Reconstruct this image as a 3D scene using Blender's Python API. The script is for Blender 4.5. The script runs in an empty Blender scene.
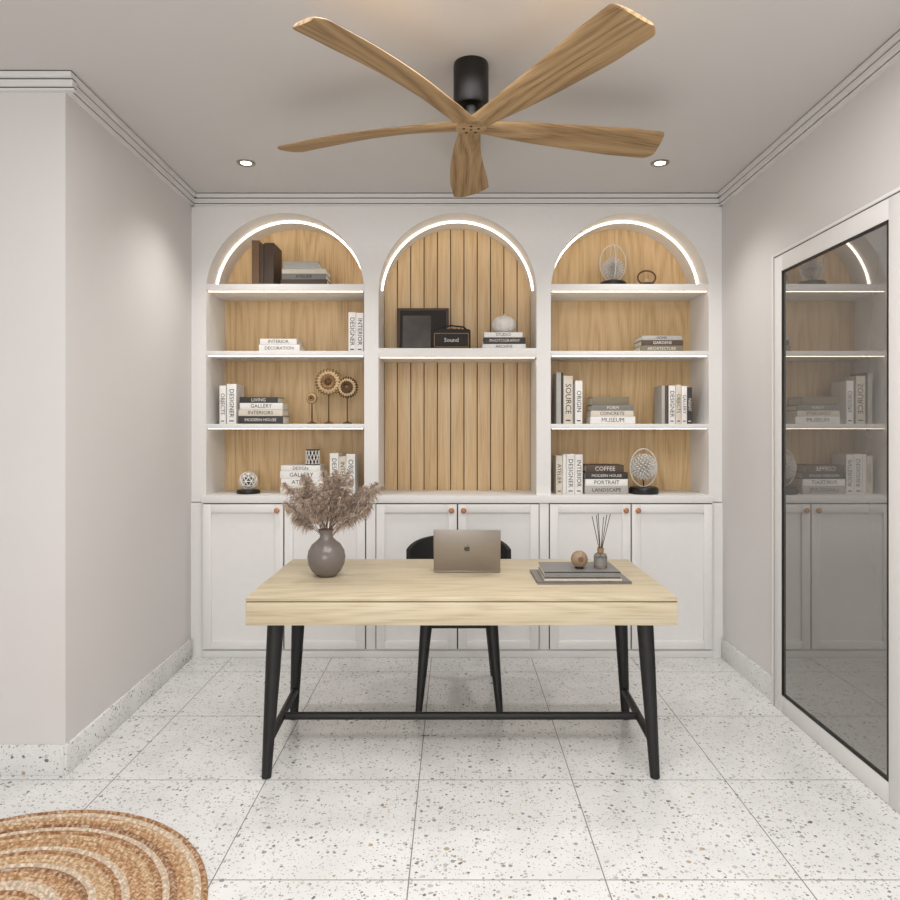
import bpy, bmesh, math, random
from mathutils import Matrix, Vector
random.seed(7)
scene = bpy.context.scene
try:
    scene.view_settings.view_transform = 'Standard'
    scene.view_settings.look = 'None'
    scene.view_settings.exposure = 0.0
except Exception as e:
    print(e)
COL = scene.collection
PI = math.pi

# ------------------------------------------------------------------ materials
def lin(c):
    out = []
    for v in c:
        v = v/255.0
        out.append(v/12.92 if v <= 0.04045 else ((v+0.055)/1.055)**2.4)
    return (out[0], out[1], out[2], 1.0)

def new_mat(name):
    m = bpy.data.materials.new(name)
    m.use_nodes = True
    nt = m.node_tree
    b = nt.nodes.get('Principled BSDF')
    return m, nt, b

def N(nt, t, **kw):
    n = nt.nodes.new(t)
    for k, v in kw.items():
        setattr(n, k, v)
    return n

def ramp(nt, stops, interp='LINEAR'):
    r = N(nt, 'ShaderNodeValToRGB')
    r.color_ramp.interpolation = interp
    els = r.color_ramp.elements
    while len(els) < len(stops):
        els.new(0.5)
    for e, (p, c) in zip(els, stops):
        e.position = p
        e.color = c
    return r

def coords(nt, scale=(1,1,1), loc=(0,0,0)):
    tc = N(nt, 'ShaderNodeTexCoord')
    mp = N(nt, 'ShaderNodeMapping')
    mp.inputs['Scale'].default_value = scale
    mp.inputs['Location'].default_value = loc
    nt.links.new(tc.outputs['Object'], mp.inputs['Vector'])
    return mp.outputs['Vector']

def plain(name, c, rough=0.5, metal=0.0, var=0.04, nscale=30, bump=0.0, bscale=300):
    m, nt, b = new_mat(name)
    v = coords(nt)
    n = N(nt, 'ShaderNodeTexNoise')
    n.inputs['Scale'].default_value = nscale
    n.inputs['Detail'].default_value = 3
    nt.links.new(v, n.inputs['Vector'])
    base = lin(c)
    lo = tuple(x*(1-var) for x in base[:3])+(1,)
    hi = tuple(min(1, x*(1+var)) for x in base[:3])+(1,)
    r = ramp(nt, [(0.3, lo), (0.7, hi)])
    nt.links.new(n.outputs['Fac'], r.inputs['Fac'])
    nt.links.new(r.outputs['Color'], b.inputs['Base Color'])
    b.inputs['Roughness'].default_value = rough
    b.inputs['Metallic'].default_value = metal
    if bump > 0:
        n2 = N(nt, 'ShaderNodeTexNoise')
        n2.inputs['Scale'].default_value = bscale
        nt.links.new(v, n2.inputs['Vector'])
        bp = N(nt, 'ShaderNodeBump')
        bp.inputs['Strength'].default_value = bump
        bp.inputs['Distance'].default_value = 0.002
        nt.links.new(n2.outputs['Fac'], bp.inputs['Height'])
        nt.links.new(bp.outputs['Normal'], b.inputs['Normal'])
    return m

def emis(name, c, s):
    m, nt, b = new_mat(name)
    b.inputs['Base Color'].default_value = lin(c)
    b.inputs['Emission Color'].default_value = lin(c)
    b.inputs['Emission Strength'].default_value = s
    return m

def wood(name, dark, mid, light, axis='Z', rough=0.45, ring=9.0, seed=0.0, ringw=0.7):
    """oak-like: stretched noise pores + cathedral bands; axis = grain direction"""
    m, nt, b = new_mat(name)
    k = {'X': 0, 'Y': 1, 'Z': 2}[axis]
    s1 = [3.0]*3; s1[k] = 0.35
    v = coords(nt, tuple(s1), (seed, seed*1.7, seed*0.3))
    n1 = N(nt, 'ShaderNodeTexNoise')
    n1.inputs['Scale'].default_value = 1.6
    n1.inputs['Detail'].default_value = 1.5
    nt.links.new(v, n1.inputs['Vector'])
    mul = N(nt, 'ShaderNodeMath', operation='MULTIPLY'); mul.inputs[1].default_value = ring
    nt.links.new(n1.outputs['Fac'], mul.inputs[0])
    fr = N(nt, 'ShaderNodeMath', operation='PINGPONG'); fr.inputs[1].default_value = 0.5
    nt.links.new(mul.outputs[0], fr.inputs[0])
    s2 = [1.0]*3; s2[k] = 0.03
    v2 = coords(nt, tuple(s2))
    n2 = N(nt, 'ShaderNodeTexNoise')
    n2.inputs['Scale'].default_value = 160
    n2.inputs['Detail'].default_value = 4
    nt.links.new(v2, n2.inputs['Vector'])
    a = N(nt, 'ShaderNodeMath', operation='MULTIPLY_ADD')
    a.inputs[1].default_value = ringw
    nt.links.new(fr.outputs[0], a.inputs[0])
    h = N(nt, 'ShaderNodeMath', operation='MULTIPLY_ADD'); h.inputs[1].default_value = 0.75
    h.inputs[2].default_value = (0.7-ringw)*0.25
    nt.links.new(n2.outputs['Fac'], h.inputs[0])
    nt.links.new(h.outputs[0], a.inputs[2])
    r = ramp(nt, [(0.25, lin(dark)), (0.52, lin(mid)), (0.85, lin(light))])
    nt.links.new(a.outputs[0], r.inputs['Fac'])
    nt.links.new(r.outputs['Color'], b.inputs['Base Color'])
    b.inputs['Roughness'].default_value = rough
    bp = N(nt, 'ShaderNodeBump'); bp.inputs['Strength'].default_value = 0.12
    bp.inputs['Distance'].default_value = 0.001
    nt.links.new(n2.outputs['Fac'], bp.inputs['Height'])
    nt.links.new(bp.outputs['Normal'], b.inputs['Normal'])
    return m

def terrazzo(name, tiles=True):
    m, nt, b = new_mat(name)
    v = coords(nt)
    L = nt.links.new
    base = N(nt, 'ShaderNodeTexNoise'); base.inputs['Scale'].default_value = 6
    L(v, base.inputs['Vector'])
    rb = ramp(nt, [(0.3, lin((217, 217, 216))), (0.7, lin((227, 227, 226)))])
    L(base.outputs['Fac'], rb.inputs['Fac'])
    cur = rb.outputs['Color']
    for sc, frac, off in ((44, 0.60, 0.0), (68, 0.66, 3.1), (105, 0.64, 7.7), (180, .62, 12.3)):
        mp = N(nt, 'ShaderNodeMapping'); mp.inputs['Location'].default_value = (off, off*0.7, off*0.33)
        L(v, mp.inputs['Vector'])
        nz = N(nt, 'ShaderNodeTexNoise'); nz.inputs['Scale'].default_value = sc*1.6
        L(mp.outputs['Vector'], nz.inputs['Vector'])
        mx = N(nt, 'ShaderNodeVectorMath', operation='MULTIPLY_ADD')
        L(nz.outputs['Color'], mx.inputs[0])
        mx.inputs[1].default_value = (0.5/sc,)*3
        L(mp.outputs['Vector'], mx.inputs[2])
        vo = N(nt, 'ShaderNodeTexVoronoi'); vo.inputs['Scale'].default_value = sc
        L(mx.outputs[0], vo.inputs['Vector'])
        sep = N(nt, 'ShaderNodeSeparateColor')
        L(vo.outputs['Color'], sep.inputs[0])
        th = N(nt, 'ShaderNodeMath', operation='MULTIPLY_ADD')
        th.inputs[1].default_value = frac*1.5; th.inputs[2].default_value = -frac*0.85
        L(sep.outputs[0], th.inputs[0])
        lt = N(nt, 'ShaderNodeMath', operation='LESS_THAN')
        L(vo.outputs['Distance'], lt.inputs[0]); L(th.outputs[0], lt.inputs[1])
        rc = ramp(nt, [(0.0, lin((150, 149, 148))), (0.22, lin((178, 177, 175))), (0.42, lin((194, 189, 180))),
                       (0.6, lin((118, 117, 116))), (0.72, lin((184, 186, 188))), (0.9, lin((176, 160, 136)))], 'CONSTANT')
        L(sep.outputs[1], rc.inputs['Fac'])
        mix = N(nt, 'ShaderNodeMix', data_type='RGBA')
        L(lt.outputs[0], mix.inputs['Factor'])
        L(cur, mix.inputs['A']); L(rc.outputs['Color'], mix.inputs['B'])
        cur = mix.outputs['Result']
    if tiles:
        sx = N(nt, 'ShaderNodeSeparateXYZ'); L(v, sx.inputs[0])
        js = []
        for ax, o in (('X', 0.141+0.6*20), ('Y', -2.11+0.6*20)):
            ad = N(nt, 'ShaderNodeMath', operation='ADD'); ad.inputs[1].default_value = o
            L(sx.outputs[ax], ad.inputs[0])
            pp = N(nt, 'ShaderNodeMath', operation='PINGPONG'); pp.inputs[1].default_value = 0.3
            L(ad.outputs[0], pp.inputs[0])
            lt = N(nt, 'ShaderNodeMath', operation='LESS_THAN'); lt.inputs[1].default_value = 0.002
            L(pp.outputs[0], lt.inputs[0]); js.append(lt)
        mxm = N(nt, 'ShaderNodeMath', operation='MAXIMUM')
        L(js[0].outputs[0], mxm.inputs[0]); L(js[1].outputs[0], mxm.inputs[1])
        mix = N(nt, 'ShaderNodeMix', data_type='RGBA')
        L(mxm.outputs[0], mix.inputs['Factor']); L(cur, mix.inputs['A'])
        mix.inputs['B'].default_value = lin((132, 129, 126))
        cur = mix.outputs['Result']
    L(cur, b.inputs['Base Color'])
    b.inputs['Roughness'].default_value = 0.2
    return m

RUGC = (-1.326, 1.855); RUGR = 0.625
def rug_mat():
    m, nt, b = new_mat('jute_braid')
    L = nt.links.new
    v = coords(nt, (1, 1, 0), (-RUGC[0], -RUGC[1], 0))
    ln = N(nt, 'ShaderNodeVectorMath', operation='LENGTH'); L(v, ln.inputs[0])
    n = N(nt, 'ShaderNodeMath', operation='MULTIPLY'); n.inputs[1].default_value = 1/RUGR
    L(ln.outputs['Value'], n.inputs[0])
    A = lin((152, 106, 66)); Bq = lin((180, 138, 96)); C = lin((216, 202, 182)); D = lin((130, 88, 56)); E = lin((198, 166, 128))
    k = 1/29.0
    st = [(0, A), (3*k, C), (4*k, D), (6*k, E), (8*k, A), (9*k, C), (11*k, Bq), (13*k, D), (14*k, C), (15*k, E), (17*k, A),
          (18*k, C), (19*k, Bq), (21*k, E), (22*k, A), (23*k, C), (24*k, D), (25*k, Bq), (26*k, E), (27*k, C), (28*k, A)]
    rc = ramp(nt, st, 'CONSTANT')
    L(n.outputs[0], rc.inputs['Fac'])
    nz = N(nt, 'ShaderNodeTexNoise'); nz.inputs['Scale'].default_value = 80; nz.inputs['Detail'].default_value = 5
    L(v, nz.inputs['Vector'])
    r2 = ramp(nt, [(0.38, lin((78, 52, 34))), (0.5, lin((180, 140, 100))), (0.64, lin((244, 232, 212)))])
    L(nz.outputs['Fac'], r2.inputs['Fac'])
    mix = N(nt, 'ShaderNodeMix', data_type='RGBA'); mix.inputs['Factor'].default_value = 0.42
    L(rc.outputs['Color'], mix.inputs['A']); L(r2.outputs['Color'], mix.inputs['B'])
    L(mix.outputs['Result'], b.inputs['Base Color'])
    b.inputs['Roughness'].default_value = 0.95
    bp = N(nt, 'ShaderNodeBump'); bp.inputs['Strength'].default_value = 0.9; bp.inputs['Distance'].default_value = 0.008
    L(nz.outputs['Fac'], bp.inputs['Height']); L(bp.outputs['Normal'], b.inputs['Normal'])
    return m

M = {}
M['wall'] = plain('wall_paint', (213, 210, 208), 0.85, var=0.01, nscale=2, bump=0.05)
M['ceil'] = plain('ceiling_paint', (207, 204, 202), 0.9, var=0.01, nscale=2)
M['trim'] = plain('trim_white', (223, 221, 219), 0.6, var=0.01)
M['cab'] = plain('cabinet_lacquer', (231, 229, 227), 0.45, var=0.01)
M['gap'] = plain('shadow_gap', (72, 68, 64), 0.9)
M['terr'] = terrazzo('terrazzo_tile', True)
M['terrb'] = terrazzo('terrazzo_plain', False)
M['oak'] = wood('oak_panel', (178, 142, 98), (208, 176, 130), (222, 194, 150), 'Z', ring=12, ringw=.5)
M['oakp'] = wood('oak_plank', (180, 146, 104), (206, 176, 134), (220, 194, 156), 'Z', ring=5, seed=4, ringw=.3)
M['groove'] = plain('groove_dark', (84, 60, 38), 0.9)
M['desk'] = wood('ash_desk', (168, 152, 124), (197, 183, 155), (211, 199, 173), 'X', ring=14, seed=2, ringw=.4)
M['black'] = plain('black_wood', (16, 15, 15), 0.5)
M['blackm'] = plain('black_metal', (13, 12, 12), 0.4)
M['alu'] = plain('aluminium', (156, 148, 140), 0.4, 0.8, var=0.01)
M['alud'] = plain('logo_grey', (90, 88, 86), 0.25, 0.6)
M['key'] = plain('keyboard_black', (22, 22, 24), 0.6)
M['copper'] = plain('copper_knob', (184, 134, 104), 0.35, 0.6)
M['gold'] = plain('aged_gold', (150, 116, 76), 0.5, 0.2, var=0.15)
M['goldd'] = plain('dark_gold', (92, 66, 42), 0.6, 0.1, var=0.15)
M['goldl'] = plain('pale_gold', (216, 192, 154), 0.6, 0.0, var=0.1)
M['silver'] = plain('silver_wire', (226, 222, 216), 0.4, 0.1)
M['coral'] = plain('coral_white', (225, 220, 214), 0.7)
M['pampas'] = plain('pampas_plume', (184, 165, 149), 0.95, var=0.28, nscale=40)
M['stem'] = plain('dry_stem', (130, 106, 84), 0.9)
M['vase'] = plain('taupe_glaze', (116, 108, 104), 0.18, var=0.03)
M['led'] = emis('led_strip', (255, 243, 226), 6.0)
M['ledside'] = emis('led_strip_shelf', (255, 240, 220), 6.0)
M['bulb'] = emis('downlight_lens', (255, 248, 240), 8.0)
M['page'] = plain('book_pages', (232, 226, 212), 0.9, var=0.05, nscale=200)
M['white'] = plain('book_white', (232, 230, 227), 0.6)
M['cream'] = plain('book_cream', (214, 205, 190), 0.6)
M['grey'] = plain('book_grey', (128, 125, 122), 0.6)
M['lgrey'] = plain('book_lightgrey', (176, 173, 168), 0.6)
M['dgrey'] = plain('book_charcoal', (58, 55, 54), 0.6)
M['brown'] = plain('book_brown', (124, 96, 70), 0.6)
M['dbrown'] = plain('book_umber', (84, 68, 58), 0.6)
M['olive'] = plain('book_olive', (128, 118, 96), 0.6)
M['ink'] = plain('ink', (40, 36, 34), 0.7)
M['inkw'] = plain('ink_white', (225, 220, 212), 0.7)
M['walnut'] = plain('walnut', (112, 80, 54), 0.5, var=0.15)
M['photo'] = plain('framed_print', (92, 88, 86), 0.3, var=0.35, nscale=6)
M['leather'] = plain('black_leather', (22, 20, 19), 0.6, bump=0.4, bscale=500)
M['mesh'] = plain('speaker_cloth', (50, 46, 43), 0.9)
M['ball'] = plain('wood_ball', (150, 128, 102), 0.35, var=0.2, nscale=25)
M['desktray'] = plain('magazine_grey', (126, 125, 123), 0.5)
M['reed'] = plain('reed', (70, 58, 48), 0.9)
gm, nt, b = new_mat('smoked_glass')
b.inputs['Base Color'].default_value = lin((158, 156, 153)); b.inputs['Metallic'].default_value = 0.70
b.inputs['Roughness'].default_value = 0.02
M['glass'] = gm
gm, nt, b = new_mat('clear_glass')
b.inputs['Base Color'].default_value = (0.85, 0.83, 0.8, 1); b.inputs['Transmission Weight'].default_value = 0.9
b.inputs['Roughness'].default_value = 0.03; b.inputs['IOR'].default_value = 1.4
M['clear'] = gm
M['liquid'] = plain('diffuser_oil', (150, 110, 80), 0.2)
M['rug'] = rug_mat()
FX, FY, FZ = 0.062, 2.67, 2.548
def fan_wood(i, ang):
    m = wood('fan_oak_%d' % i, (116, 90, 58), (160, 130, 92), (184, 154, 114), 'X', rough=.7, ring=11, seed=i*2.3, ringw=.7)
    for n in list(m.node_tree.nodes):
        if n.type == 'MAPPING':
            tc = n.inputs['Vector'].links[0].from_socket
            r = m.node_tree.nodes.new('ShaderNodeVectorRotate')
            r.rotation_type = 'Z_AXIS'
            r.inputs['Angle'].default_value = -ang
            r.inputs['Center'].default_value = (FX, FY, FZ)
            m.node_tree.links.new(tc, r.inputs['Vector'])
            m.node_tree.links.new(r.outputs['Vector'], n.inputs['Vector'])
    return m

# ------------------------------------------------------------------ builder
class B:
    def __init__(s, name, parent=None, taper=False):
        s.name = name; s.bm = bmesh.new(); s.mats = []; s.parent = parent; s.taper = taper
    def mi(s, mat):
        if isinstance(mat, str): mat = M[mat]
        if mat not in s.mats: s.mats.append(mat)
        return s.mats.index(mat)
    def faces(s, verts, faces, mat, mtx=None):
        i = s.mi(mat)
        vs = [s.bm.verts.new((mtx @ Vector(v)) if mtx else v) for v in verts]
        for f in faces:
            try:
                fc = s.bm.faces.new([vs[k] for k in f]); fc.material_index = i; fc.smooth = True
            except ValueError:
                pass
    def box(s, x0, x1, y0, y1, z0, z1, mat, mtx=None, bev=0.0):
        t = bmesh.new()
        bmesh.ops.create_cube(t, size=1)
        for v in t.verts:
            v.co = Vector((x0+(v.co.x+.5)*(x1-x0), y0+(v.co.y+.5)*(y1-y0), z0+(v.co.z+.5)*(z1-z0)))
        if bev > 0:
            bmesh.ops.bevel(t, geom=t.edges[:], offset=bev, segments=2, affect='EDGES', profile=0.5)
        s.absorb(t, mat, mtx)
    def absorb(s, t, mat, mtx=None):
        t.verts.index_update()
        s.faces([v.co.copy() for v in t.verts], [[v.index for v in f.verts] for f in t.faces], mat, mtx)
        t.free()
    def sphere(s, c, r, mat, seg=24, rings=14, sc=(1, 1, 1), mtx=None):
        t = bmesh.new()
        bmesh.ops.create_uvsphere(t, u_segments=seg, v_segments=rings, radius=r)
        for v in t.verts:
            v.co = Vector((v.co.x*sc[0]+c[0], v.co.y*sc[1]+c[1], v.co.z*sc[2]+c[2]))
        s.absorb(t, mat, mtx)
    def lathe(s, c, prof, mat, seg=32, mtx=None, cap=True):
        vs = []; fs = []
        for (r, z) in prof:
            for k in range(seg):
                a = 2*PI*k/seg
                vs.append((c[0]+r*math.cos(a), c[1]+r*math.sin(a), c[2]+z))
        n = len(prof)
        for i in range(n-1):
            for k in range(seg):
                k2 = (k+1) % seg
                fs.append([i*seg+k, i*seg+k2, (i+1)*seg+k2, (i+1)*seg+k])
        if cap:
            fs.append(list(range(seg))[::-1]); fs.append([(n-1)*seg+k for k in range(seg)])
        s.faces(vs, fs, mat, mtx)
    def tube(s, pts, rads, mat, seg=10, closed=False):
        pts = [Vector(p) for p in pts]
        if not isinstance(rads, (list, tuple)): rads = [rads]*len(pts)
        n = len(pts); vs = []; fs = []
        up = None
        for i, p in enumerate(pts):
            if closed: d = pts[(i+1) % n]-pts[i-1]
            else: d = pts[min(i+1, n-1)]-pts[max(i-1, 0)]
            d.normalize()
            if up is None:
                up = Vector((0, 0, 1)) if abs(d.z) < 0.9 else Vector((0, 1, 0))
            a = d.cross(up); a.normalize(); bb = a.cross(d); bb.normalize(); up = bb
            for k in range(seg):
                t = 2*PI*k/seg
                vs.append(p+(a*math.cos(t)+bb*math.sin(t))*rads[i])
        m = n if closed else n-1
        for i in range(m):
            j = (i+1) % n
            for k in range(seg):
                k2 = (k+1) % seg
                fs.append([i*seg+k, i*seg+k2, j*seg+k2, j*seg+k])
        if not closed:
            fs.append(list(range(seg))[::-1]); fs.append([(n-1)*seg+k for k in range(seg)])
        s.faces(vs, fs, mat)
    def text(s, txt, size, mtx, mat):
        cu = bpy.data.curves.new('tmp', 'FONT')
        cu.body = txt; cu.size = size; cu.align_x = 'CENTER'; cu.align_y = 'CENTER'; cu.resolution_u = 2
        ob = bpy.data.objects.new('tmp', cu)
        me = ob.to_mesh()
        s.faces([v.co.copy() for v in me.vertices], [list(p.vertices) for p in me.polygons], mat, mtx)
        ob.to_mesh_clear()
        bpy.data.objects.remove(ob); bpy.data.curves.remove(cu)
    def done(s, sharp=35, recalc=True):
        if s.taper:
            for v in s.bm.verts:
                if v.co.x > -1.7:
                    v.co.x += (4.17-v.co.y)*0.026
        if recalc: bmesh.ops.recalc_face_normals(s.bm, faces=s.bm.faces[:])
        me = bpy.data.meshes.new(s.name)
        s.bm.to_mesh(me); s.bm.free()
        for m in s.mats: me.materials.append(m)
        try: me.set_sharp_from_angle(angle=math.radians(sharp))
        except Exception as e: print(e)
        ob = bpy.data.objects.new(s.name, me)
        COL.objects.link(ob)
        if s.parent: ob.parent = s.parent
        return ob

XL, XR = -1.590, 1.611
YF = 4.17      # bookcase face
YB = 4.51      # niche back
CE = 2.785
XW = -3.2
YR = -2.2
YL = 2.755
# ------------------------------------------------------------------ room shell
o = B('floor'); o.box(XW-.1, XR+.12, YR-.1, 4.72, -0.1, 0, 'terr'); o.done()
o = B('ceiling'); o.box(XW-.1, XR+.12, YR-.1, 4.72, CE, CE+.1, 'ceil'); o.done()
o = B('wall_back'); o.box(XL, XR, 4.56, 4.7, 0, CE, 'wall'); o.done()
o = B('wall_left', taper=True); o.box(XW, XL, YL, 4.7, 0, CE, 'wall'); o.done()
o = B('wall_left_outer'); o.box(XW-.1, XW, YR, 4.7, 0, CE, 'wall'); o.done()
o = B('wall_right'); o.box(XR, XR+.12, YR, 4.7, 0, CE, 'wall'); o.done()
o = B('wall_rear')
wx0, wx1, wz0, wz1 = -2.2, 0.9, 0.5, 2.45
o.box(XW, wx0, YR-.1, YR, 0, CE, 'wall'); o.box(wx1, XR, YR-.1, YR, 0, CE, 'wall')
o.box(wx0, wx1, YR-.1, YR, 0, wz0, 'wall'); o.box(wx0, wx1, YR-.1, YR, wz1, CE, 'wall'); o.done()
o = B('added_window_1')  # unseen window, added behind the camera to let light in
for x in (wx0, (wx0+wx1)/2-.025, wx1-.05):
    o.box(x, x+.05, YR-.08, YR-.02, wz0, wz1, 'trim')
for z in (wz0, wz1-.05):
    o.box(wx0, wx1, YR-.08, YR-.02, z, z+.05, 'trim')
o.done()

# baseboards (terrazzo)
def base(name, *bx, taper=False):
    o = B(name, taper=taper)
    for q in bx: o.box(*q, 'terrb', bev=0.002)
    o.done()
base('baseboard_left', (XL, XL+.014, YL-.014, YF-.025, 0, .12), taper=True)
base('baseboard_left_return', (XW, XL, YL-.014, YL, 0, .12), taper=True)
base('baseboard_right', (XR-.014, XR, 3.46, YF-.025, 0, .12))
base('baseboard_right_front', (XR-.014, XR, YR, 2.38, 0, .12))
# crown trim
def crown(name, axis, a0, a1, wall, sgn, taper=False):
    o = B(name, taper=taper)
    def bx(d0, d1, z0, z1, mat):
        if axis == 'X':
            ys = sorted((wall+sgn*d0, wall+sgn*d1)); o.box(a0, a1, ys[0], ys[1], z0, z1, mat)
        else:
            xs = sorted((wall+sgn*d0, wall+sgn*d1)); o.box(xs[0], xs[1], a0, a1, z0, z1, mat)
    bx(0, .045, CE-.026, CE-.005, 'trim'); bx(0, .042, CE-.005, CE, 'gap')
    bx(0, .030, CE-.031, CE-.026, 'gap')
    bx(0, .032, CE-.056, CE-.031, 'trim')
    bx(0, .022, CE-.060, CE-.056, 'gap')
    bx(0, .022, CE-.068, CE-.060, 'trim')
    o.done()
crown('trim_1', 'X', XL, XR, YF, -1)
crown('trim_2', 'Y', YL, YF, XL, 1, taper=True)
crown('trim_3', 'X', XW, XL+.045, YL, -1, taper=True)
crown('trim_4', 'Y', YR, YF, XR, -1)

# ------------------------------------------------------------------ built-in bookcase
BC = bpy.data.objects.new('built_in_bookcase', None); COL.objects.link(BC)
CX = [-1.025, 0.015, 1.055]; R = 0.477; ZS = 2.20; ZC = 0.975
NA = 48
o = B('arched_face_frame', BC)
xs = [XL] + [v for c in CX for v in (c-R, c+R)] + [XR]
for i in range(0, len(xs), 2):
    o.faces([(xs[i], YF, ZC-.04), (xs[i+1], YF, ZC-.04), (xs[i+1], YF, CE), (xs[i], YF, CE)], [[0, 1, 2, 3]], 'cab')
for c in CX:
    vs = []; fs = []
    for k in range(NA+1):
        a = PI - PI*k/NA
        x = c+R*math.cos(a); z = ZS+R*math.sin(a)
        vs += [(x, YF, z), (x, YF, CE)]
    for k in range(NA):
        fs.append([2*k, 2*k+2, 2*k+3, 2*k+1])
    o.faces(vs, fs, 'cab')
o.done(recalc=False)
for ci, c in enumerate(CX):
    o = B('niche_lining_%d' % (ci+1), BC)
    path = [(c-R, ZC)] + [(c-R, ZS)] + [(c+R*math.cos(PI-PI*k/NA), ZS+R*math.sin(PI-PI*k/NA)) for k in range(1, NA)] + [(c+R, ZS), (c+R, ZC)]
    vs = []; fs = []
    for (x, z) in path:
        vs += [(x, YF, z), (x, YB, z)]
    for k in range(len(path)-1):
        fs.append([2*k, 2*k+1, 2*k+3, 2*k+2])
    o.faces(vs, fs, 'cab')
    o.done()
    o = B('back_panel_%d' % (ci+1), BC)
    if ci != 1:
        o.box(c-R-.01, c+R+.01, YB, YB+.02, ZC-.04, CE-.08, 'oak')
    else:
        o.box(c-R-.01, c+R+.01, YB+.008, YB+.02, ZC-.04, CE-.08, 'groove')
        n = 11; w = 2*R/n
        for k in range(n):
            o.box(c-R+k*w+.003, c-R+(k+1)*w-.003, YB-.006, YB+.01, ZC-.03, CE-.08, 'oakp', bev=.001)
    o.done()
    # LED profile standing slightly proud of the soffit so it washes it on both sides
    o = B('led_arc_%d' % (ci+1), BC)
    y0, y1 = YF+.160, YF+.169
    vs = []; fs = []
    for k in range(NA+1):
        a = PI*0.03 + PI*0.94*k/NA
        for rr in (R-.009, R-.0005):
            for yy in (y0, y1):
                vs.append((c+rr*math.cos(a), yy, ZS+rr*math.sin(a)))
    for k in range(NA):
        q = 4*k
        fs += [[q, q+1, q+5, q+4], [q, q+2, q+6, q+4], [q+1, q+3, q+7, q+5]]
    o.faces(vs, fs, 'led')
    o.done()
    if ci == 1:
        o = B('shelf_middle', BC)
        o.box(c-R, c+R, YF-.004, YB-.007, 1.807, 1.862, 'cab', bev=.002); o.done()
        under = (1.807,)
    else:
        for q, (za, zb) in enumerate(((2.207, 2.249), (1.815, 1.845), (1.377, 1.405))):
            o = B('shelf_%d_%d' % (ci, q), BC)
            o.box(c-R, c+R, YF-.004, YB-.001, za, zb, 'cab', bev=.002); o.done()
        under = (2.207, 1.815, 1.377)
    o = B('led_shelf_strip_%d' % ci, BC)
    for z in under:
        o.box(c-R+.01, c+R-.01, YF+.010, YF+.018, z-.0025, z-.0002, 'ledside')
    o.done()
o = B('counter_slab', BC)
o.box(-1.520, 1.545, YF-.035, YB, ZC-.045, ZC, 'cab', bev=.003); o.done()
o = B('base_cabinets', BC)
YC = YF-.022
o.box(XL, XR, YC+.012, YB, 0, ZC-.045, 'cab')
x0c, x1c = -1.517, 1.543
o.box(x0c, x1c, YC, YC+.03, 0.0, .045, 'cab', bev=.002)
zs0, zs1 = .055, ZC-.052
def door(xa, xb):
    st = .05; t = YC
    o.box(xa-.004, xb+.004, t+.008, t+.0125, zs0-.004, zs1+.004, 'gap')
    o.box(xa, xb, t+.002, t+.02, zs0, zs1, 'cab')
    o.box(xa, xa+st, t-.014, t+.012, zs0, zs1, 'cab', bev=.002)
    o.box(xb-st, xb, t-.014, t+.012, zs0, zs1, 'cab', bev=.002)
    o.box(xa+st, xb-st, t-.014, t+.012, zs0, zs0+st, 'cab', bev=.002)
    o.box(xa+st, xb-st, t-.014, t+.012, zs1-st, zs1, 'cab', bev=.002)
for i, c in enumerate(CX):
    xa, xb = c-.490, c+.490
    mid = c
    door(xa+.004, mid-.004); door(mid+.004, xb-.004)
    for sx in (-1, 1):
        kx = mid+sx*.036; kz = zs1-.035
        mt = Matrix.Translation((kx, YC-.013, kz)) @ Matrix.Rotation(PI/2, 4, 'X')
        o.lathe((0, 0, 0), [(.006, 0), (.006, .012), (.015, .016), (.017, .024), (.010, .028)], 'copper', 16, mt)
for (xa, xb) in ((x0c, CX[0]-.490), (CX[0]+.490, CX[1]-.490), (CX[1]+.490, CX[2]-.490), (CX[2]+.490, x1c)):
    if xb-xa > .01:
        o.box(xa+.002, xb-.002, YC-.004, YC+.014, .05, ZC-.05, 'cab', bev=.002)
o.done(sharp=30)

# ------------------------------------------------------------------ glass door on the right wall
o = B('door_1')
y0, y1 = 2.40, 3.435
zt = 2.225
X0 = XR-.026; X1 = XR-.001
ya, yb2, za, zb = 2.528, 3.352, .085, 2.142
o.box(X0, X1, y0, ya, 0.001, zt, 'trim', bev=.003)
o.box(X0, X1, yb2, y1, 0.001, zt, 'trim', bev=.003)
o.box(X0, X1, ya, yb2, zb, zt, 'trim', bev=.003)
o.box(X0, X1, ya, yb2, 0.001, za, 'trim', bev=.003)
for q in ((y0-.014, y0, 0.001, zt+.014), (y1, y1+.014, 0.001, zt+.014)):
    o.box(X0-.006, X1, q[0], q[1], q[2], q[3], 'trim', bev=.002)
o.box(X0-.006, X1, y0, y1, zt, zt+.014, 'trim', bev=.002)
o.box(X0-.0005, X1, y0, y1, zt-.004, zt, 'gap'); o.box(X0-.0005, X1, y1-.004, y1, 0.001, zt, 'gap')
g = .007
o.box(X0-.001, X1, ya, ya+g, za, zb, 'blackm'); o.box(X0-.001, X1, yb2-g, yb2, za, zb, 'blackm')
o.box(X0-.001, X1, ya, yb2, za, za+g, 'blackm'); o.box(X0-.001, X1, ya, yb2, zb-g, zb, 'blackm')
o.box(XR-.018, XR-.002, ya+g, yb2-g, za+g, zb-g, 'glass')
o.done()

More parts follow.
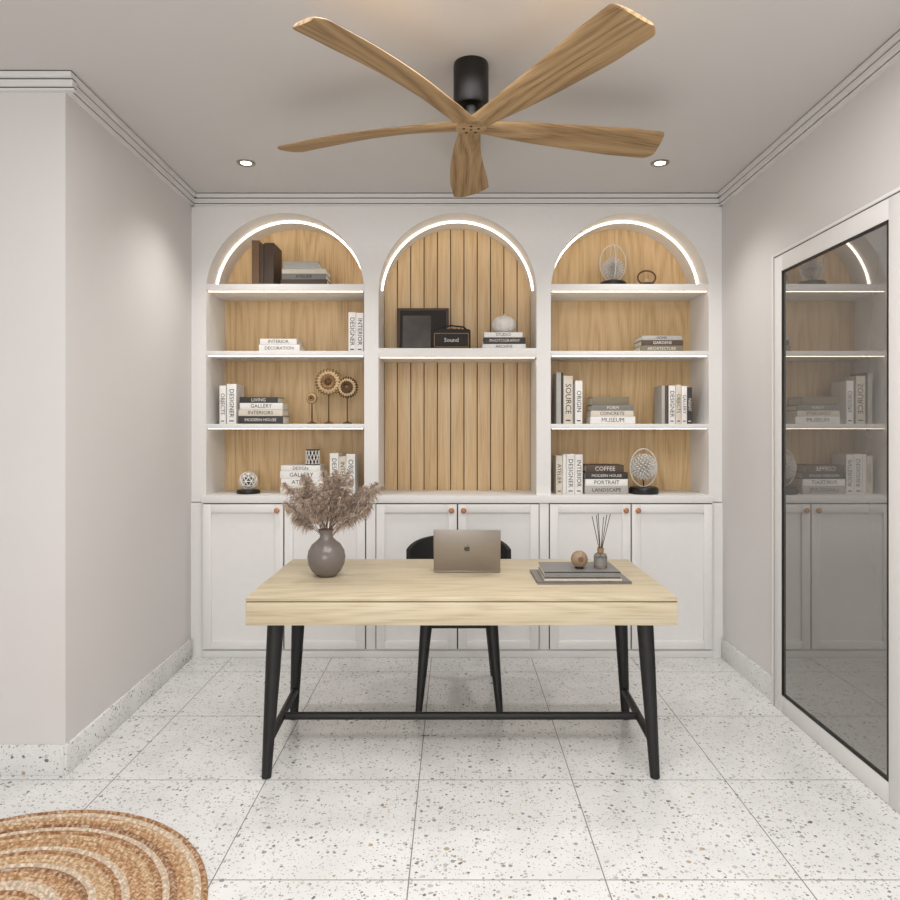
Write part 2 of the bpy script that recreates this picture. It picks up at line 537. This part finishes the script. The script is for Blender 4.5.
# ------------------------------------------------------------------ ceiling downlights
for (x, y) in ((-1.107, 3.66), (1.086, 3.66), (-1.107, 0.6), (1.086, 0.6), (-1.1, -1.2), (1.086, -1.2)):  # first pair is the room's own; the others are unseen, added for light
    o = B('recessed_downlight')
    o.lathe((x, y, CE), [(.028, -.0005), (.048, -.0005), (.048, -.005), (.042, -.008), (.028, -.003)], 'alu', 32, cap=False)
    o.lathe((x, y, CE), [(.001, -.002), (.030, -.002)], 'bulb', 32, cap=False)
    o.done()
    l = bpy.data.lights.new('downlight_lamp', 'SPOT'); l.energy = 40; l.spot_size = math.radians(125); l.spot_blend = 1.0
    l.shadow_soft_size = 0.06; l.color = (1, .975, .945)
    lo = bpy.data.objects.new('downlight_lamp', l); lo.location = (x, y, CE-.02); COL.objects.link(lo)

# ------------------------------------------------------------------ ceiling fan
o = B('ceiling_fan')
o.lathe((FX, FY, 0), [(.066, CE), (.068, CE-.01), (.068, 2.632), (.062, 2.622), (.03, 2.618)], 'blackm', 40)
o.lathe((FX, FY, 0), [(.028, 2.63), (.028, 2.55)], 'blackm', 24)
o.lathe((FX, FY, 0), [(.050, 2.578), (.050, 2.560), (.03, 2.557)], 'blackm', 30)
NB = 48
for i in range(5):
    ang = math.radians(90+72*i)
    mt = Matrix.Translation((FX, FY, FZ)) @ Matrix.Rotation(ang, 4, 'Z')
    wm = fan_wood(i, ang)
    vs = []; fs = []; K = 12
    for j in range(NB+1):
        t = 1-(1-j/NB)**1.6
        r = 0.825*t
        w = .088 + .092*min(1, max(0, (t-.08))/.70)**0.9
        if t > .955: w *= max(.62, 1-((t-.955)/.045)**3*0.38)
        off = .020*math.sin(t*PI*1.1) - .016*t
        pitch = math.radians(3+12.5*min(1, t/.3) - 2*t)
        th = .0105 - .005*t
        zc = .008*math.sin(PI*t) + .018*t
        for k in range(K):
            a = 2*PI*k/K
            vx = math.cos(a); vz = math.sin(a)
            vx = math.copysign(abs(vx)**0.6, vx)
            y = off + vx*w/2
            z = zc + vz*th*1.2
            yy = off + (y-off)*math.cos(pitch) + (z-zc)*math.sin(pitch)
            zz = zc - (y-off)*math.sin(pitch) + (z-zc)*math.cos(pitch)
            vs.append((r+.012*vx*max(0, t-.9)*10, yy, zz))
    for j in range(NB):
        for k in range(K):
            k2 = (k+1) % K
            fs.append([j*K+k, j*K+k2, (j+1)*K+k2, (j+1)*K+k])
    fs.append(list(range(K))[::-1]); fs.append([NB*K+k for k in range(K)])
    o.faces(vs, fs, wm, mt)
o.lathe((FX, FY, FZ), [(.045, .012), (.062, .004), (.060, -.010), (.047, -.0155)], fan_wood(9, 0), 30)
for k in range(5):
    a = math.radians(54+72*k)
    o.lathe((FX+.030*math.cos(a), FY+.030*math.sin(a), FZ-.016), [(.006, .002), (.006, -.001)], 'groove', 10)
o.lathe((FX, FY, FZ-.016), [(.005, .002), (.005, -.001)], 'groove', 10)
o.done(sharp=50)

# ------------------------------------------------------------------ desk
o = B('writing_desk')
dx0, dx1, dy0, dy1 = -.822, .874, 2.71, 3.50
ZT = .717
o.box(dx0, dx1, dy0, dy1, ZT-.018, ZT, 'desk', bev=.003)
o.box(dx0+.002, dx1-.002, dy0+.002, dy1-.004, ZT-.021, ZT-.018, 'groove')
o.box(dx0, dx1, dy0, dy1, ZT-.112, ZT-.021, 'desk', bev=.003)
def leg(x, y, xb, yb):
    o.tube([(x, y, ZT-.111), (x+(xb-x)*.3, y+(yb-y)*.3, (ZT-.111)*.7), (xb, yb, 0.0)], [.033, .030, .019], 'black', 20)
legs = {}
for sx, xt, xb, xrb in ((-1, -.722, -.745, -.765), (1, .765, .790, .81)):
    leg(xt, dy0+.075, xb, dy0+.02)
    leg(xt+sx*.02, dy1-.20, xrb, dy1-.22)
    xm = xb-sx*.005
    o.tube([(xm, dy0+.035, .135), (xrb-sx*.006, dy1-.215, .135)], .0165, 'black', 14)
    legs[sx] = (xm+xrb-sx*.006)/2
ym = 2.99
o.tube([(legs[-1], ym, .135), (legs[1], ym, .135)], .0165, 'black', 14)
o.done()

# ------------------------------------------------------------------ chair
o = B('dining_chair')
cx, cy = 0.020, 3.62
seg = 40
vs = []; fs = []
prof = [(0.2, .425), (.93, .428), (1.0, .442), (.99, .458), (.93, .465), (0.5, .458), (0.15, .455)]
for (s_, z) in prof:
    for k in range(seg):
        a = 2*PI*k/seg
        ca, sa = math.cos(a), math.sin(a)
        vs.append((cx+.225*s_*math.copysign(abs(ca)**.7, ca), cy-.06+.255*s_*math.copysign(abs(sa)**.75, sa), z-.012))
for i in range(len(prof)-1):
    for k in range(seg):
        k2 = (k+1) % seg
        fs.append([i*seg+k, i*seg+k2, (i+1)*seg+k2, (i+1)*seg+k])
fs.append(list(range(seg))[::-1]); fs.append([(len(prof)-1)*seg+k for k in range(seg)])
o.faces(vs, fs, 'leather')
for sx in (-1, 1):
    o.tube([(cx+sx*.160, cy-.24, .425), (cx+sx*.195, cy-.34, 0)], [.030, .015], 'black', 16)
    o.tube([(cx+sx*.155, cy+.13, .425), (cx+sx*.19, cy+.235, 0)], [.022, .012], 'black', 16)
    o.tube([(cx+sx*.17, cy+.13, .43), (cx+sx*.20, cy+.19, .58), (cx+sx*.215, cy+.20, .68)], [.014, .013, .012], 'black', 12)
o.tube([(cx-.165, cy-.22, .408), (cx+.165, cy-.22, .408)], .014, 'black', 12)
vs = []; fs = []; n = 28
for k in range(n+1):
    u = -1+2*k/n
    a = u*math.radians(72)
    hx = .272*math.sin(a)/math.sin(math.radians(72))
    hy = cy+.03+.20*math.cos(a)
    top = .785 - .060*abs(u)**3.0
    bot = .600 + .05*abs(u)**2
    nx, ny = math.sin(a), math.cos(a)
    t = .011
    vs += [(cx+hx-nx*t, hy-ny*t, bot), (cx+hx+nx*t, hy+ny*t, bot), (cx+hx+nx*t, hy+ny*t+.01, top), (cx+hx-nx*t, hy-ny*t+.01, top)]
for k in range(n):
    q = 4*k
    for j in range(4):
        fs.append([q+j, q+(j+1) % 4, q+4+(j+1) % 4, q+4+j])
fs.append([0, 1, 2, 3]); fs.append([4*n+3, 4*n+2, 4*n+1, 4*n])
o.faces(vs, fs, 'leather')
o.done()

# ------------------------------------------------------------------ laptop
o = B('laptop')
lx, ly = 0.055, 3.16
lw, ld = .152, .21
o.box(lx-lw, lx+lw, ly+.004, ly+ld, ZT+.0005, ZT+.012, 'alu', bev=.003)
o.box(lx-lw+.02, lx+lw-.02, ly+.03, ly+.115, ZT+.0118, ZT+.0128, 'key')
tilt = math.radians(12)
mt = Matrix.Translation((lx, ly+.004, ZT+.010)) @ Matrix.Rotation(tilt, 4, 'X')
o.box(-lw, lw, -.006, 0.0, 0, .198, 'alu', mt, bev=.0028)
o.box(-lw+.006, lw-.006, 0.0, .0008, .01, .192, 'key', mt)
lg = mt @ Matrix.Translation((0, -.0066, .108)) @ Matrix.Rotation(PI/2, 4, 'X')
vs = [(0, 0, 0)]; n = 28
for k in range(n):
    a = 2*PI*k/n
    r = .0135*(1+.08*math.cos(2*a)) - .0035*math.exp(-((a-PI/2)/.35)**2) - .002*math.exp(-((a-3*PI/2)/.3)**2)
    if k in (0, 1, n-1): r -= .004
    vs.append((r*math.cos(a), r*math.sin(a), 0))
o.faces(vs, [[0, 1+k, 1+(k+1) % n] for k in range(n)], 'alud', lg)
o.faces([(0, .013, 0), (.005, .016, 0), (.006, .022, 0), (.001, .018, 0)], [[0, 1, 2, 3]], 'alud', lg)
o.done(recalc=True)

# ------------------------------------------------------------------ vase with pampas
o = B('pampas_vase')
vx, vy = -.577, 3.10
o.lathe((vx, vy, ZT), [(.030, 0), (.045, .004), (.066, .025), (.081, .055), (.085, .085), (.080, .115), (.064, .142),
                       (.042, .160), (.030, .172), (.027, .188), (.033, .205), (.036, .209), (.030, .205), (.022, .185), (.022, .16)], 'vase', 40)
random.seed(11)
def plume(tip, root):
    root = Vector(root); tip = Vector(tip)
    mid = (root+tip)/2 + Vector((0, 0, .035))
    def P(t): return (1-t)**2*root + 2*t*(1-t)*mid + t*t*tip
    o.tube([P(k/8) for k in range(9)], [.0016]*9, 'stem', 5)
    vs = []; fs = []
    axis = (tip-mid).normalized()
    for q in range(420):
        t = .34 + .68*random.random()
        tt = min(t, 1)
        p = P(tt)
        u = (t-.34)/.68
        env = .042*(math.sin(PI*min(.98, max(0.05, u*.92+.05)))**.7)+.004
        d = Vector((random.gauss(0, 1), random.gauss(0, 1), random.gauss(0, 1))).normalized()
        e = (d*.95+axis*.6).normalized()
        ln = env*random.uniform(.5, 1.25)
        p0 = p + axis*max(0, t-1)*.05
        sd = e.cross(Vector((random.random(), random.random(), random.random()))).normalized()*random.uniform(.0010, .0026)
        b0 = len(vs)
        m1 = p0+e*ln*.6+Vector((0, 0, .002))
        vs += [p0-sd*.4, p0+sd*.4, m1+sd, m1-sd, p0+e*ln-Vector((0, 0, ln*.25))]
        fs += [[b0, b0+1, b0+2, b0+3], [b0+3, b0+2, b0+4]]
    o.faces(vs, fs, 'pampas')
root = (vx, vy, ZT+.19)
tips = []
for k in range(34):
    a = random.uniform(0, 2*PI)
    rr = random.uniform(.02, .19)
    h = .31 - .9*max(0, rr-.05)**1.3 + random.uniform(-.12, .02)
    tips.append((vx+rr*math.cos(a)*1.12+.018, vy+rr*math.sin(a)*.8, ZT+.19+max(.07, h*.85)))
tips += [(vx+.255, vy-.02, ZT+.40), (vx-.19, vy, ZT+.41), (vx-.175, vy-.05, ZT+.33), (vx+.20, vy+.02, ZT+.31), (vx+.05, vy, ZT+.44), (vx+.12, vy-.05, ZT+.43), (vx-.1, vy-.03, ZT+.45), (vx-.14, vy-.02, ZT+.26), (vx+.14, vy-.06, ZT+.27)]
for t in tips: plume(t, (root[0]+random.uniform(-.012, .012), root[1]+random.uniform(-.012, .012), root[2]-.03))
o.done(recalc=False)

# ------------------------------------------------------------------ books helpers
FR = Matrix.Rotation(PI/2, 4, 'X')
def stand_row(name, x0, z, specs, yf=4.245, depth=.17):
    o = B(name); x = x0; z += .0005
    for sp in specs:
        w, h, cov, ink, txt = sp[:5]
        t = .003
        dd = depth*random.uniform(.92, 1.0)
        o.box(x+.0005, x+t, yf, yf+dd, z, z+h, cov)
        o.box(x+w-t, x+w-.0005, yf, yf+dd, z, z+h, cov)
        o.box(x+.0005, x+w-.0005, yf-.002, yf+.004, z, z+h, cov, bev=.0015)
        o.box(x+t, x+w-t, yf+.004, yf+dd-.005, z+.003, z+h-.004, 'page')
        if txt:
            tm = Matrix.Translation((x+w/2, yf-.0026, z+h*.52)) @ FR @ Matrix.Rotation(-PI/2, 4, 'Z')
            o.text(txt, min(w*.85, h*1.25/len(txt)), tm, ink)
            o.box(x+w*.25, x+w*.75, yf-.0026, yf-.0018, z+h*.06, z+h*.085, ink)
        x += w+.0008
    return o.done()
def stack(name, xc, z, specs, yf=4.23, depth=.17):
    o = B(name); zz = z+.0005
    for sp in specs:
        w, h, cov, ink, txt = sp[:5]
        dx = sp[5] if len(sp) > 5 else 0
        mt = Matrix.Translation((xc+dx, yf+depth/2, zz))
        t = .003; hd = depth/2
        o.box(-w/2, w/2, -hd, hd, 0.0003, t, cov, mt)
        o.box(-w/2, w/2, -hd, hd, h-t, h-.0003, cov, mt)
        o.box(-w/2, w/2, -hd-.002, -hd+.004, 0.0003, h-.0003, cov, mt, bev=.0015)
        o.box(-w/2+.004, w/2-.004, -hd+.004, hd-.004, t, h-t, 'page', mt)
        if txt:
            o.text(txt, min(h*.8, w*1.1/len(txt)), mt @ Matrix.Translation((0, -hd-.0028, h/2)) @ FR, ink)
        zz += h
    return o.done(), zz

S1, S2, S3 = 2.249, 1.845, 1.405
stand_row('book_row', -1.250, S1, [(.046, .285, 'brown', 'ink', ''), (.028, .262, 'dbrown', 'inkw', ''), (.060, .270, 'dbrown', 'inkw', '')], yf=4.25, depth=.2)
stack('book_stack', -.925, S1, [(.285, .040, 'dbrown', 'inkw', ''), (.27, .035, 'grey', 'ink', 'ATELIER'), (.27, .030, 'cream', 'ink', ''), (.215, .045, 'lgrey', 'ink', '', -.02)])
stack('book_stack', -1.076, S2, [(.250, .045, 'white', 'ink', 'DECORATION', 0.0), (.225, .036, 'white', 'ink', 'INTERIOR', -.005)])
stand_row('book_row', -.655, S2, [(.046, .245, 'white', 'ink', 'DESIGNER'), (.046, .242, 'white', 'ink', 'INTERIOR')])
stand_row('book_row', -1.447, S3, [(.040, .235, 'white', 'ink', 'OBJECTS'), (.003, .22, 'lgrey', 'ink', ''), (.060, .245, 'white', 'ink', 'DESIGNER')])
stack('book_stack', -1.190, S3, [(.275, .048, 'dgrey', 'inkw', 'MODERN HOUSE'), (.27, .040, 'cream', 'ink', 'INTERIORS'), (.262, .040, 'white', 'ink', 'GALLERY', .004), (.235, .036, 'dgrey', 'inkw', 'LIVING', -.012)])
o_, zt1 = stack('book_stack', -.935, ZC, [(.27, .05, 'cream', 'ink', 'INTERIOR', .0), (.26, .045, 'white', 'ink', 'ATELIER'), (.262, .045, 'white', 'ink', 'GALLERY', -.005), (.24, .035, 'white', 'ink', 'DESIGN', -.01)])
stand_row('book_row', -.770, ZC, [(.055, .25, 'white', 'ink', 'DESIGNER'), (.045, .23, 'cream', 'ink', 'INTERIOR'), (.055, .245, 'white', 'ink', 'OBJECTS')])
stack('book_stack', 1.265, S2, [(.265, .040, 'olive', 'inkw', 'ARCHITECTURE'), (.255, .032, 'dbrown', 'inkw', 'GARDENS', .004), (.245, .028, 'lgrey', 'ink', 'HOME')])
stand_row('book_row', .622, S3, [(.030, .315, 'lgrey', 'ink', ''), (.012, .315, 'dgrey', 'inkw', ''), (.058, .295, 'cream', 'ink', 'SOURCE'), (.012, .25, 'grey', 'ink', ''), (.046, .265, 'white', 'ink', 'ORIGIN')])
stack('book_stack', .966, S3, [(.275, .045, 'white', 'ink', 'MUSEUM'), (.26, .036, 'cream', 'ink', 'CONCRETE', -.004), (.255, .034, 'grey', 'inkw', 'FORM'), (.225, .050, 'olive', 'ink', '', -.012)])
stand_row('book_row', 1.268, S3, [(.022, .235, 'lgrey', 'ink', ''), (.020, .235, 'dbrown', 'ink', ''), (.042, .235, 'white', 'ink', 'DESIGNER'), (.036, .24, 'cream', 'ink', 'OBJECTS'), (.034, .232, 'white', 'ink', 'GALLERY'), (.030, .225, 'dgrey', 'inkw', 'NIGHT')])
stand_row('book_row', .620, ZC, [(.040, .235, 'cream', 'ink', 'ATELIER'), (.022, .242, 'white', 'ink', ''), (.052, .245, 'white', 'ink', 'DESIGNER'), (.048, .242, 'white', 'ink', 'INTERIOR')])
stack('book_stack', .928, ZC, [(.265, .050, 'lgrey', 'ink', 'LANDSCAPE'), (.26, .042, 'white', 'ink', 'PORTRAIT'), (.26, .040, 'dgrey', 'inkw', 'MODERN HOUSE'), (.23, .045, 'dbrown', 'inkw', 'COFFEE', -.01)])
SM = 1.862
o_, zt2 = stack('book_stack', .300, SM, [(.265, .032, 'white', 'ink', 'ARCHIVE'), (.255, .040, 'dgrey', 'inkw', 'PHOTOGRAPHY', .004), (.235, .032, 'white', 'ink', 'STUDIO', -.004)])

def pumpkin(name, c, r):
    o = B(name); vs = []; fs = []; nu, nv = 60, 16
    for j in range(nv+1):
        ph = PI*j/nv
        for i in range(nu):
            a = 2*PI*i/nu
            rr = r*math.sin(ph)*(1-.09*abs(math.cos(a*6)))
            vs.append((c[0]+rr*math.cos(a), c[1]+rr*math.sin(a), c[2]+.001+r*.72*(1-math.cos(ph))))
    for j in range(nv):
        for i in range(nu):
            i2 = (i+1) % nu
            fs.append([j*nu+i, j*nu+i2, (j+1)*nu+i2, (j+1)*nu+i])
    o.faces(vs, fs, 'coral')
    o.tube([(c[0], c[1], c[2]+r*1.4), (c[0]+.004, c[1], c[2]+r*1.58)], [.006, .004], 'coral', 8)
    o.done()
pumpkin('ceramic_pumpkin', (.305, 4.31, zt2), .078)

o = B('picture_frame')
mt = Matrix.Translation((-.205, 4.40, SM+.002)) @ Matrix.Rotation(math.radians(-12), 4, 'X')
fw_, fh_ = .165, .295
o.box(-fw_, fw_, .004, .018, 0.002, fh_, 'walnut', mt)
for q in ((-fw_, -fw_+.016, 0.002, fh_), (fw_-.016, fw_, 0.002, fh_), (-fw_, fw_, 0.002, .018), (-fw_, fw_, fh_-.016, fh_)):
    o.box(q[0], q[1], -.004, .012, q[2], q[3], 'dbrown', mt, bev=.001)
o.box(-fw_+.016, fw_-.016, .001, .005, .018, fh_-.016, 'ink', mt)
o.box(-.13, .05, 0.0, .004, .03, fh_-.05, 'photo', mt)
o.done()
o = B('bluetooth_speaker')
rx, ry = -.022, 4.25
o.box(rx-.118, rx+.118, ry, ry+.085, SM+.004, SM+.128, 'leather', bev=.012)
o.box(rx-.104, rx+.104, ry-.003, ry+.004, SM+.018, SM+.098, 'mesh', bev=.002)
for q in ((-.106, .106, .015, .018), (-.106, .106, .098, .101), (-.106, -.103, .015, .101), (.103, .106, .015, .101)):
    o.box(rx+q[0], rx+q[1], ry-.005, ry+.002, SM+q[2], SM+q[3], 'gold')
o.text('Sound', .036, Matrix.Translation((rx, ry-.0045, SM+.058)) @ FR, 'inkw')
for k in range(4):
    o.lathe((rx-.02+.026*k, ry+.035, SM+.127), [(.008, 0), (.008, .010), (.006, .012)], 'gold', 14)
o.tube([(rx-.10, ry+.042, SM+.123), (rx-.075, ry+.042, SM+.145), (rx, ry+.042, SM+.153), (rx+.075, ry+.042, SM+.145), (rx+.10, ry+.042, SM+.123)], .005, 'leather', 8)
for sx in (-1, 1):
    for dy in (.015, .07):
        o.lathe((rx+sx*.09, ry+dy, SM+.0005), [(.008, 0), (.008, .006)], 'blackm', 10)
o.done()

# dried-flower ornaments on stands
def disc_orn(name, x, zc, r, core='goldd', pet='gold', petl='goldl'):
    o = B(name); y = 4.29; z = S3+.0005
    o.lathe((x, y, z), [(.028, 0), (.028, .007), (.012, .012), (.005, .018)], 'goldd', 20)
    o.tube([(x, y, z+.01), (x, y, zc-r*.3)], .0045, 'goldd', 8)
    c = Vector((x, y, zc))
    for ring, (n, r0, r1, yo, mt_) in enumerate(((26, .55, 1.0, 0.0, pet), (22, .42, .82, -.012, petl), (16, .25, .58, -.022, pet))):
        for k in range(n):
            a = 2*PI*(k+.5*ring)/n
            d = Vector((math.cos(a), 0, math.sin(a)))
            p = []; rad = []
            for q in range(5):
                t = q/4
                p.append(c+d*r*(r0+(r1-r0)*t)+Vector((0, yo-.006*math.sin(PI*t), 0)))
                rad.append(r*(.02+.10*math.sin(PI*(.12+.80*t))))
            o.tube(p, rad, mt_, 8)
    o.sphere((x, y, zc), r*.62, core, 20, 12, sc=(1, .25, 1))
    o.sphere((x, y-.022, zc), r*.26, core, 14, 8, sc=(1, .6, 1))
    o.done()
disc_orn('dried_flower_ornament', -.888, 1.565, .036)
disc_orn('dried_flower_ornament', -.784, 1.665, .086)
disc_orn('dried_flower_ornament', -.668, 1.632, .068, 'walnut', 'goldd', 'goldl')

def spike_ball(o, c, r, n, mat, rt=.0016, tip=True):
    for k in range(n):
        ph = math.acos(1-2*(k+.5)/n); th = PI*(1+5**.5)*k
        d = Vector((math.cos(th)*math.sin(ph), math.sin(th)*math.sin(ph), math.cos(ph)))
        o.tube([Vector(c)+d*r*.12, Vector(c)+d*r], rt, mat, 5)
        if tip: o.sphere(tuple(Vector(c)+d*r), r*.07, mat, 6, 4)
    o.sphere(c, r*.25, mat, 12, 8)
def ringpts(c, rx_, rz_, ang=0, n=40):
    out = []
    for k in range(n):
        a = 2*PI*k/n
        x = rx_*math.cos(a)
        out.append((c[0]+x*math.cos(ang), c[1]+x*math.sin(ang), c[2]+rz_*math.sin(a)))
    return out
o = B('wire_sphere_ornament')
x, y = -1.28, 4.28
zc_ = ZC+.0005
o.lathe((x, y, zc_), [(.07, 0), (.072, .012), (.066, .022), (.03, .026)], 'blackm', 32)
t = bmesh.new(); bmesh.ops.create_icosphere(t, subdivisions=2, radius=.056)
for e in t.edges:
    a, b2 = e.verts
    o.tube([a.co+Vector((x, y, ZC+.078)), b2.co+Vector((x, y, ZC+.078))], .0034, 'silver', 6)
t.free()
o.sphere((x, y, ZC+.078), .03, 'dgrey', 16, 10)
o.done()
o = B('lattice_candle_holder')
x, y, z = -.885, 4.30, zt1+.0005
o.lathe((x, y, z), [(.044, 0), (.044, .006), (.034, .008), (.034, .086), (.044, .09), (.044, .096), (.03, .096)], 'dgrey', 24)
for k in range(12):
    a = 2*PI*k/12; a2 = a+.8
    for (p, q) in ((a, a2), (a2, a)):
        o.tube([(x+.042*math.cos(p), y+.042*math.sin(p), z+.005), (x+.042*math.cos((p+q)/2), y+.042*math.sin((p+q)/2), z+.047), (x+.042*math.cos(q), y+.042*math.sin(q), z+.09)], .003, 'silver', 6)
o.done()
o = B('caged_dandelion_ornament')
x, y, z = .978, 4.28, S1+.0005
o.lathe((x, y, z), [(.080, 0), (.082, .008), (.082, .026), (.074, .034), (.02, .036)], 'blackm', 32)
for an in (0, PI/2):
    o.tube(ringpts((x, y, z+.150), .080, .114, an), .0036, 'silver', 6, closed=True)
o.tube([(x, y, z+.03), (x, y, z+.1)], .003, 'gold', 6)
spike_ball(o, (x, y, z+.118), .064, 130, 'silver', .0026)
o.done()
o = B('ring_ornament')
x = 1.187
o.lathe((x, y, z), [(.052, 0), (.052, .018), (.044, .024), (.012, .025)], 'blackm', 28)
o.tube(ringpts((x, y, z+.062), .055, .042, 0), .0055, 'walnut', 8, closed=True)
o.sphere((x, y, z+.040), .017, 'goldl', 14, 8)
o.done()
o = B('sea_fan_ornament')
x, y, z = 1.165, 4.27, ZC+.0005
o.lathe((x, y, z), [(.088, 0), (.09, .010), (.09, .030), (.08, .040), (.02, .042)], 'blackm', 32)
o.tube([(x, y, z+.04), (x, y, z+.19)], .004, 'blackm', 8)
spike_ball(o, (x, y, z+.165), .078, 190, 'silver', .0026)
o.tube(ringpts((x, y, z+.16), .082, .116, 0), .004, 'silver', 6, closed=True)
o.done()

# ------------------------------------------------------------------ desk accessories
o = B('book_stack')
def flat(o, xc, y0, w, d, z, h, cov, rot=0):
    mt = Matrix.Translation((xc, y0+d/2, z)) @ Matrix.Rotation(rot, 4, 'Z')
    t = .003
    o.box(-w/2, w/2, -d/2, d/2, 0.0003, t, cov, mt); o.box(-w/2, w/2, -d/2, d/2, h-t, h, cov, mt)
    o.box(-w/2, w/2, -d/2, -d/2+.004, 0.0003, h, cov, mt)
    o.box(-w/2+.004, w/2-.004, -d/2+.004, d/2-.004, t, h-t, 'page', mt)
flat(o, .548, 2.93, .400, .265, ZT, .010, 'grey', .02)
flat(o, .548, 2.945, .330, .245, ZT+.010, .012, 'cream', -.01)
flat(o, .545, 2.95, .325, .225, ZT+.022, .026, 'desktray', .0)
zt3 = ZT+.0485
o.done()
o = B('wooden_ball')
bx, by = .545, 3.03
o.lathe((bx, by, zt3), [(.020, 0), (.020, .004), (.012, .005)], 'blackm', 18)
o.sphere((bx, by, zt3+.040), .037, 'ball', 28, 18)
o.lathe((0, 0, 0), [(.012, .0), (.011, .004), (.004, .005)], 'walnut', 14, Matrix.Translation((bx, by-.036, zt3+.045)) @ Matrix.Rotation(PI/2, 4, 'X'))
o.done()
o = B('reed_diffuser')
bx, by = .640, 3.04
o.lathe((bx, by, zt3), [(.026, 0), (.029, .003), (.029, .052), (.024, .062), (.012, .068), (.011, .084), (.013, .088)], 'clear', 28)
o.lathe((bx, by, zt3), [(.024, .004), (.026, .006), (.026, .030), (.02, .030)], 'liquid', 24)
o.lathe((bx, by, zt3), [(.0140, .068), (.0145, .086), (.009, .088)], 'gold', 20)
o.lathe((bx, by, zt3), [(.0297, .012), (.0297, .044)], 'grey', 28, cap=False)
for k, (dx, dy) in enumerate(((-.035, .01), (-.02, -.01), (-.006, .02), (.012, -.01), (.03, .01), (.042, -.005))):
    o.tube([(bx-dx*.2, by-dy*.2, zt3+.02), (bx+dx, by+dy, zt3+.225+.006*(k % 3))], .0016, 'reed', 6)
o.done()

# ------------------------------------------------------------------ rug
o = B('round_jute_rug')
pr = [(RUGR, 0.001)]
n = 29
for i in range(n, 0, -1):
    r1 = RUGR*i/n; r0 = RUGR*(i-1)/n
    for q in (.92, .7, .5, .3, .08):
        pr.append((max(.001, r0+(r1-r0)*q), .004+.011*math.sin(PI*q)**.6))
o.lathe((RUGC[0], RUGC[1], 0), pr, 'rug', 160)
o.done(sharp=80)

# ------------------------------------------------------------------ lights
def area(name, loc, rot, sx, sy, e, c=(1, .985, .968)):
    l = bpy.data.lights.new(name, 'AREA'); l.shape = 'RECTANGLE'; l.size = sx; l.size_y = sy; l.energy = e; l.color = c
    ob = bpy.data.objects.new(name, l); ob.location = loc; ob.rotation_euler = rot; COL.objects.link(ob)
    return ob
area('added_rear_fill', ((wx0+wx1)/2, YR+.02, (wz0+wz1)/2), (math.radians(90), 0, 0), 3.0, 1.9, 58)  # added fill lamp, set at the made-up rear window
area('added_ceiling_fill', (.1, 1.5, CE-.06), (0, 0, 0), 2.0, 1.8, 56)  # added fill lamp under the ceiling, no fixture belongs to it
w = bpy.data.worlds.new('World'); scene.world = w; w.use_nodes = True
w.node_tree.nodes['Background'].inputs[0].default_value = (.95, .98, 1, 1)
w.node_tree.nodes['Background'].inputs[1].default_value = 1.0

# ------------------------------------------------------------------ camera
cd = bpy.data.cameras.new('camera'); cam = bpy.data.objects.new('camera', cd); COL.objects.link(cam)
cam.location = (0, 0, 1.38); cam.rotation_euler = (PI/2, 0, 0)
cd.sensor_width = 36; cd.lens = 36*691/900
cd.shift_x = -5/900; cd.shift_y = -22/900
cd.clip_start = .05
scene.camera = cam
